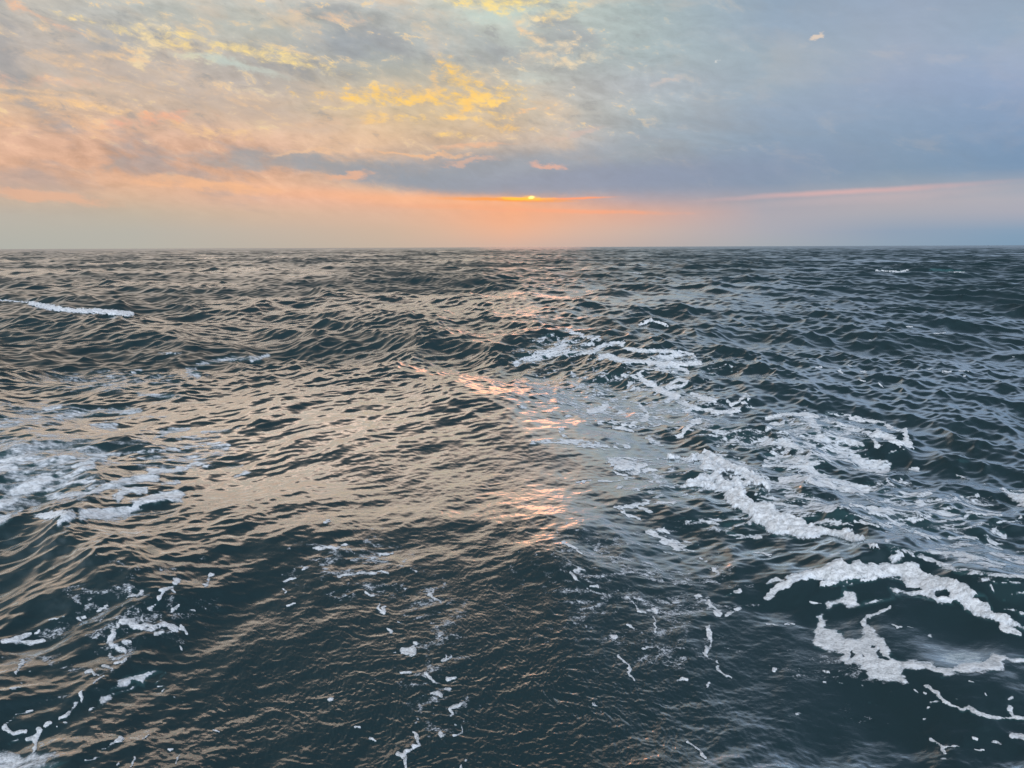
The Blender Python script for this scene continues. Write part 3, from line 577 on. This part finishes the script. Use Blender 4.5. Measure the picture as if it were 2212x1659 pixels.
body('foam_flecks', 'loose foam strips and flecks along the lower left water', 'foam flecks', 'stuff', None, strokes=[(t7, p, w, s) for p, w, s in [
 ([(520,1220),(590,1190),(610,1150),(650,1100)],18,1.),([(690,1080),(710,1050),(690,1000)],18,1.),([(780,940),(870,885)],8,1.),([(710,850),(780,830),(790,880)],13,1.),([(920,790),(950,805)],14,1.),([(1000,765),(1110,710)],10,1.),([(1360,960),(1420,960),(1400,995)],9,1.),
 ([(1300,270),(1370,200),(1420,130),(1480,100),(1550,40)],17,1.),([(1490,110),(1530,140)],9,1.),([(1770,80),(1790,40),(1830,0)],20,1.),([(1570,430),(1600,490)],14,1.),([(1550,600),(1570,630)],10,1.),([(1600,300),(1690,300)],8,.9),([(1470,300),(1560,250)],12,1.),
 ([(830,295),(900,260)],16,1.),([(670,370),(710,350)],12,1.),([(60,570),(150,560),(230,520),(260,510)],22,1.),([(130,580),(260,590),(390,570)],14,1.),([(310,500),(340,480)],10,1.),([(140,830),(160,780),(200,740)],10,1.),([(110,980),(200,940)],16,1.),([(235,830),(265,820)],12,1.),
 ([(50,1290),(120,1220),(280,1170)],11,1.),([(60,1320),(90,1380),(220,1350)],22,1.),([(60,1470),(140,1430)],13,1.),([(220,1420),(300,1400),(350,1330)],24,1.),([(300,1400),(280,1480),(260,1520)],22,1.),([(390,1300),(460,1270)],9,1.),([(740,1590),(830,1560)],11,1.),
 ([(880,1500),(960,1450),(1080,1420)],15,1.),([(1240,1410),(1290,1380)],13,1.),([(1130,1630),(1190,1570)],9,1.),([(1500,1600),(1540,1540)],12,1.),([(1490,1495),(1510,1490)],9,1.),([(1090,200),(1180,170),(1300,110)],8,.9),([(1480,1045),(1500,1055)],10,1.),([(1540,1080),(1560,1095)],10,.9),([(970,690),(980,710)],12,1.),
 ([(430,380),(530,350)],9,.8),([(1230,380),(1250,400)],10,.9),([(1060,570),(1130,570)],10,.8),([(580,1265),(600,1260)],8,.9),([(480,1310),(490,1305)],9,.9),([(1000,1610),(1020,1600)],10,.9),([(1850,1355),(1870,1360)],8,.9)]],
 fields=[(t7,900,400,900,500,-25,.20)])
body('foam_flecks', 'tiny foam flecks strung through the dark churned water at bottom centre', 'foam flecks', 'stuff', None, strokes=[(t8, p, w, s) for p, w, s in [
 ([(380,240),(450,230),(520,235),(590,212)],8,.95),([(450,75),(490,55)],8,.9),([(740,300),(820,275),(870,265)],9,.8),([(540,425),(640,405),(800,390),(850,400)],6,.85),([(180,450),(220,430),(260,425)],6,.8),([(185,500),(200,520)],8,.9),([(300,370),(330,345)],8,.8),([(220,610),(260,590)],7,.8),
 ([(720,520),(740,545),(765,545)],10,1.),([(790,600),(800,640),(830,665),(840,620)],11,.95),([(830,770),(870,790)],16,1.3),([(965,900),(1000,893),(1010,905)],23,1.4),([(1012,850),(1020,852)],13,1.1),([(1145,515),(1145,555),(1180,590)],8,1.),([(930,720),(1000,720)],7,.9),([(1215,930),(1215,970),(1240,930)],9,1.1),
 ([(950,1050),(1000,1045)],7,1.),([(1100,1060),(1140,1105),(1190,1105)],9,1.),([(1250,1080),(1300,1070)],10,1.),([(1238,1140),(1246,1145)],14,1.1),([(1120,1180),(1170,1170),(1220,1190)],8,1.),([(1270,1310),(1275,1280),(1340,1250)],11,1.),([(1265,1440),(1300,1420),(1290,1380)],11,1.),([(1010,1420),(1045,1450),(1040,1490),(980,1550)],10,1.),
 ([(940,1545),(980,1560),(980,1670)],14,1.05),([(480,1222),(490,1223)],12,1.1),([(1026,1355),(1034,1358)],12,1.1),([(1320,1640),(1350,1690)],9,1.),([(1195,1440),(1215,1442)],10,.9),([(885,918),(900,918)],8,1.),([(1350,1600),(1356,1602)],7,1.2),([(730,1460),(780,1475)],7,.8),([(650,1390),(670,1388)],7,.9),([(1000,380),(1040,385)],8,.9)]]
 + [(t9, p, w, s) for p, w, s in [([(215,230),(260,250),(290,280)],8,1.),([(270,370),(290,410),(320,440)],7,1.),([(330,425),(370,430)],6,.9),([(300,350),(320,360)],7,.9),([(510,475),(540,520),(575,530)],6,1.),([(600,520),(630,530)],7,1.),([(605,560),(612,620)],6,1.),([(570,680),(578,684)],5,1.),([(430,640),(450,645)],9,1.),([(500,590),(520,600)],6,.9),
 ([(455,730),(500,770),(530,830)],5,1.),([(700,825),(760,820)],5,1.),([(765,1095),(810,1130),(850,1160)],6,1.),([(340,940),(370,990)],6,.8),([(860,590),(865,630),(850,680),(855,720)],6,1.),([(800,465),(808,467)],10,1.1),([(850,490),(880,530),(900,540)],8,1.),([(935,465),(1000,450)],7,1.),([(920,545),(990,525)],7,1.),([(880,350),(895,375)],8,1.),
 ([(845,855),(852,853)],7,1.),([(900,750),(910,780),(945,820)],5,.9),([(600,200),(640,190),(680,220),(740,245)],6,.8),([(1120,460),(1140,430),(1200,410)],16,.9),([(1180,985),(1190,987)],6,1.),([(1220,975),(1245,970)],6,1.)]],
 fields=[(t9,550,450,500,330,15,.24),(t8,1150,1000,300,600,-8,.20),(t8,650,350,420,250,0,.20)])
body('whitecap', 'white breaking crest on the dark wave at the far left', 'whitecap', group='distant whitecaps', strokes=[(t0, [(-10,648),(40,652),(75,655)], 2.6, .9), (t0, [(66,655),(110,665),(160,672),(215,673),(285,679)], 6.5, 1.25)], lump=1.)
body('whitecap', 'thin whitecap streak below the horizon at far right, left of the rightmost one', 'whitecap', group='distant whitecaps', strokes=[(t0, [(1893,584),(1940,587),(1962,584)], 2.2, 1.3)])
body('whitecap', 'short whitecap below the horizon, rightmost of the distant whitecaps', 'whitecap', group='distant whitecaps', strokes=[(t0, [(2010,582),(2040,584),(2082,587)], 3.2, 1.4)], lump=1.)
body('whitecap', 'tiny white crest below the horizon, right of the sun', 'whitecap', group='distant whitecaps', strokes=[(t0, [(1350,586),(1384,590)], 2.2, 1.2)])
body('whitecap', 'small foam tip on the dark peaked wave beyond the foam trail', 'whitecap', group='distant whitecaps', strokes=[(t0, [(1382,702),(1408,693),(1425,698),(1442,704)], 4, 1.1)], lump=1.)
body('foam_flecks', 'pale flecks on a low dark wave line at upper right', 'foam flecks', 'stuff', None, strokes=[(t2, p, w, s) for p, w, s in [([(420,410),(460,410)],11,.9),([(620,430),(640,460)],10,.9),([(800,450),(850,450)],9,.9),([(1500,450),(1580,445)],10,.9),([(985,470),(1000,472)],8,.9),([(960,550),(990,590)],8,.9),([(1690,480),(1710,482)],8,.8),([(2110,320),(2130,322)],6,1.),([(1200,60),(1250,60)],5,1.),([(690,390),(740,410)],7,.8),
 ([(1200,440),(1290,438)],5,.8),([(1380,425),(1450,425)],5,.8),([(1650,440),(1750,445)],7,.6),([(780,515),(850,535)],6,.8),([(1440,120),(1540,112)],4,.8),([(870,175),(890,176)],6,.9)]])
import zlib
m = (RR < 170) & (Y > 0) & (U > -260) & (U < PW + 260) & (V > 560) & (V < PH + 260)
ix = np.flatnonzero(m); fx, fy, fu, fv = X2[ix], Y2[ix], U[ix], V[ix]
ppm = F / np.hypot(np.hypot(fx, fy), CAM_H)                    # photo units per metre there
rx_, ry_ = X[ix], Y[ix]
w1, w2 = perlin(rx_ * 1.7, ry_ * 1.7, 51), perlin(rx_ * 1.7 + 40, ry_ * 1.7, 52)
w3, w4 = perlin(rx_ * 6, ry_ * 6, 53), perlin(rx_ * 6 + 40, ry_ * 6, 54)
w5, w6 = perlin(rx_ * 17, ry_ * 17, 57), perlin(rx_ * 17 + 40, ry_ * 17, 58)
tilt_ = CAM_H / np.hypot(np.hypot(fx, fy), CAM_H)
fu = fu + ppm * (.06 * w1 + .050 * w3 + .022 * w5); fv = fv + ppm * tilt_ * (.06 * w2 + .050 * w4 + .022 * w6)
def lace(x, y, s):
    x = x * .8
    n1 = np.abs(perlin(x * .95 * s + w1 * .35, y * 1.25 * s + w2 * .35, 61)); n2 = np.abs(perlin(x * 2.4 * s + w1 * .7 + 3, y * 3.1 * s + w2 * .7, 62))
    n3 = np.abs(perlin(x * 6.3 * s + w3 * .5, y * 7.9 * s + w4 * .5 + 8, 63)); n4 = np.abs(perlin(x * 15 * s + w3, y * 17 * s + w4, 64))
    return np.clip(n1 * 1.0 + n2 * .85 + n3 * .6 + n4 * .3, 0, 2)
def streak(x, y, ang, l, t):
    c, s = math.cos(ang), math.sin(ang); a = (x * c + y * s) * l; b = (-x * s + y * c) * t
    return np.clip(np.abs(perlin(a + w1 * .25, b + w2 * .5, 71)) * 1.0 + np.abs(perlin(a * 2.3, b * 2.6 + w2 * .5, 72)) * .8 + np.abs(perlin(a * 5, b * 6, 73)) * .6 + np.abs(perlin(a * 10, b * 13, 74)) * .3, 0, 2)
p0 = lace(rx_, ry_, 1.45)
q0 = ground(1780, 1050); q1 = ground(2250, 1140)
STY = [p0, .45 * p0 + .65 * streak(rx_, ry_, .16, .55, 1.9), streak(rx_, ry_, math.atan2(q1[1] - q0[1], q1[0] - q0[0]), .45, 5.0)]
def inside(px, py, pts):
    r = np.zeros(px.shape, bool); n = len(pts)
    for i in range(n):
        (x0, y0), (x1, y1) = pts[i], pts[(i + 1) % n]
        if y0 == y1: continue
        c = (y0 > py) != (y1 > py)
        r ^= c & (px < (x1 - x0) * (py - y0) / (y1 - y0) + x0)
    return r
best = np.full(len(ix), -9., np.float32); own = np.full(len(ix), -1); cov = np.zeros(len(ix)); lump = np.zeros(len(ix))
for bi, b in enumerate(BODIES):
    C_ = np.zeros(len(ix))
    T = lambda t, pts: [(t[0] + x / t[2], t[1] + y / t[2]) for x, y in pts]
    for t, pts, w, s in b['strokes']:
        P_ = T(t, pts); w = w / t[2] * (1.18 if b['name'] == 'foam_flecks' else 1.04); mm = 1.6 * w + 2
        xs = [p[0] for p in P_]; ys = [p[1] for p in P_]
        k = np.flatnonzero((fu > min(xs) - mm) & (fu < max(xs) + mm) & (fv > min(ys) - mm) & (fv < max(ys) + mm))
        if not len(k): continue
        d, tt, _ = seg_dist(fu[k], fv[k], P_) if len(P_) > 1 else (np.hypot(fu[k] - P_[0][0], fv[k] - P_[0][1]), 0, 0)
        wn = 1 + .6 * w3[k] + .5 * w1[k] + .35 * w5[k]
        thin = 1 - .55 * sm(.05, -.35, w3[k] + .5 * w5[k]) * (w < 6)
        C_[k] = np.maximum(C_[k], thin * s * np.clip(1.18 - (d / (w * np.clip(wn, .35, 2))) ** 2 * 1.18, -1, 1))
    for t, pts, s in b['polys']:
        P_ = T(t, pts); xs = [p[0] for p in P_]; ys = [p[1] for p in P_]
        k = np.flatnonzero((fu > min(xs) - 6) & (fu < max(xs) + 6) & (fv > min(ys) - 6) & (fv < max(ys) + 6))
        if not len(k): continue
        d, _, _ = seg_dist(fu[k], fv[k], P_ + P_[:1])
        sd_ = np.where(inside(fu[k], fv[k], P_), d, -d)
        C_[k] = np.maximum(C_[k], s * np.clip(.42 + sd_ / 13.0, -1, 1.05))
    for t, x, y, rx, ry, an, s in b['fields']:
        x, y, rx, ry = t[0] + x / t[2], t[1] + y / t[2], rx / t[2], ry / t[2]
        C_ = np.maximum(C_, s * blob(fu, fv, x, y, rx, ry, an, 4))
    for t, x, y, rx, ry, an in b['holes']:
        x, y, rx, ry = t[0] + x / t[2], t[1] + y / t[2], rx / t[2], ry / t[2]
        C_ = C_ - 1.6 * blob(fu, fv, x, y, rx, ry, an, 4)
    pat = STY[b['style']]
    Dn = C_ - (.80 - .42 * sm(.85, 1.15, C_)) * pat * (.6 if b['name'] == 'foam_flecks' else 1.)
    Dn = np.where(C_ <= 0.02, -9, Dn)
    up = Dn > best
    best[up] = Dn[up]; own[up] = bi; lump[up] = b['lump']
    cov = np.maximum(cov, C_)
DEN = np.full(len(X), -9., np.float32); DEN[ix] = best
OWN = np.full(len(X), -1); OWN[ix] = own
aer[ix] = np.clip(cov * .9 - .25, 0, 1) * .8
# foam stands on the water: a raft a few millimetres to centimetres thick, lumpy where it tumbles
lift = np.zeros(len(X)); bub = .8 * np.abs(perlin(rx_ * 5, ry_ * 5, 81)) + .45 * np.abs(perlin(rx_ * 13, ry_ * 13, 82)) + .22 * np.abs(perlin(rx_ * 30, ry_ * 30, 83))
lift[ix] = np.where(best > -.2, .004 + .010 * np.clip(best, 0, 1) + lump * sm(0, .5, best) * (.018 + .085 * bub), 0)
nrm_up = np.zeros_like(CO); nrm_up[:, 2] = 1
def foam_material(name, col):
    mt, gg, b = material(name)
    P = S(gg, gg.new('ShaderNodeNewGeometry').outputs['Position'])
    near = attr(gg, 'near')
    fine = gg.noise(P, 11., 6., .68, .5); bubs = gg.noise(P, 50., 2., .5)
    gg.put(b.inputs['Base Color'], gg.mix(gg.rng(attr(gg, 'thickness'), 0., .7), (col[0] * .80, col[1] * .84, col[2] * .88, 1), (*col, 1)))
    veil = attr(gg, 'veil')
    gg.put(b.inputs['Alpha'], gg.rng(attr(gg, 'thickness') + (fine - .5) * .6 + (bubs - .5) * near * .5, veil * -.28, veil * .40 + .15) * gg.rng(fine + (bubs - .5) * near * .4, .30, .62, .52, 1.0))
    b.inputs['Roughness'].default_value = .55; b.inputs['IOR'].default_value = 1.2
    bm_ = gg.new('ShaderNodeBump'); gg.put(bm_.inputs['Strength'], near * .7 + .25); bm_.inputs['Distance'].default_value = .05
    gg.put(bm_.inputs['Height'], fine + bubs * near * .25); gg.l.new(bm_.outputs[0], b.inputs['Normal'])
    return mt
VEIL = np.array([{1: .8}.get(b['style'], .22 if b['kind'] == 'stuff' and b['fields'] else .30 if b['name'] in ('foam_patch', 'foam_strand') else .12) for b in BODIES])
foam_mat = foam_material('sea_foam', (.95, .97, .99))
fd = DEN[FACES].max(axis=1); keep = fd > np.where(OWN[FACES[:, 0]] >= 0, -.06 - .30 * VEIL[OWN[FACES[:, 0]]], -.06)
KF = FACES[keep]; ko = OWN[KF[np.arange(len(KF)), DEN[KF].argmax(axis=1)]]
for bi, b in enumerate(BODIES):
    fs = KF[ko == bi]
    if not len(fs): print('no foam for', b['label']); continue
    if len(fs) < 20000:                                        # keep one connected raft for a countable piece of foam
        _, iv = np.unique(fs, return_inverse=True); iv = iv.reshape(fs.shape); lab = np.arange(iv.max() + 1)
        for _ in range(600):
            mn = lab[iv].min(axis=1); new = lab.copy()
            for c in range(4): np.minimum.at(new, iv[:, c], mn)
            if (new == lab).all(): break
            lab = new
        fl = lab[iv[:, 0]]; v_, c_ = np.unique(fl, return_counts=True)
        if b['name'] == 'whitecap': fs = fs[fl == v_[np.argmax([CO[fs[fl == v], 2].mean() if n > .15 * c_.max() else -9 for v, n in zip(v_, c_)])]]
    used, inv = np.unique(fs, return_inverse=True)
    co = CO[used].copy(); co[:, 2] += lift[used]
    o = grid_mesh(b['name'], co, inv.reshape(fs.shape)[:, ::-1], {'thickness': np.clip(DEN[used], -1, 2), 'veil': np.full(len(used), VEIL[bi]), 'near': sm(16, 6, RR[used])}, foam_mat)
    o['label'] = b['label']; o['category'] = b['cat']
    if b['kind']: o['kind'] = b['kind']
    if b['group']: o['group'] = b['group']
print('foam', time.time() - T0)
sea = grid_mesh('sea_water', CO, FACES[:, ::-1], {'rough': rough, 'aeration': aer, 'near': sm(13, 6, RR), 'slope': np.sqrt(lost)}, water)
sea['kind'] = 'structure'
print('done', time.time() - T0)
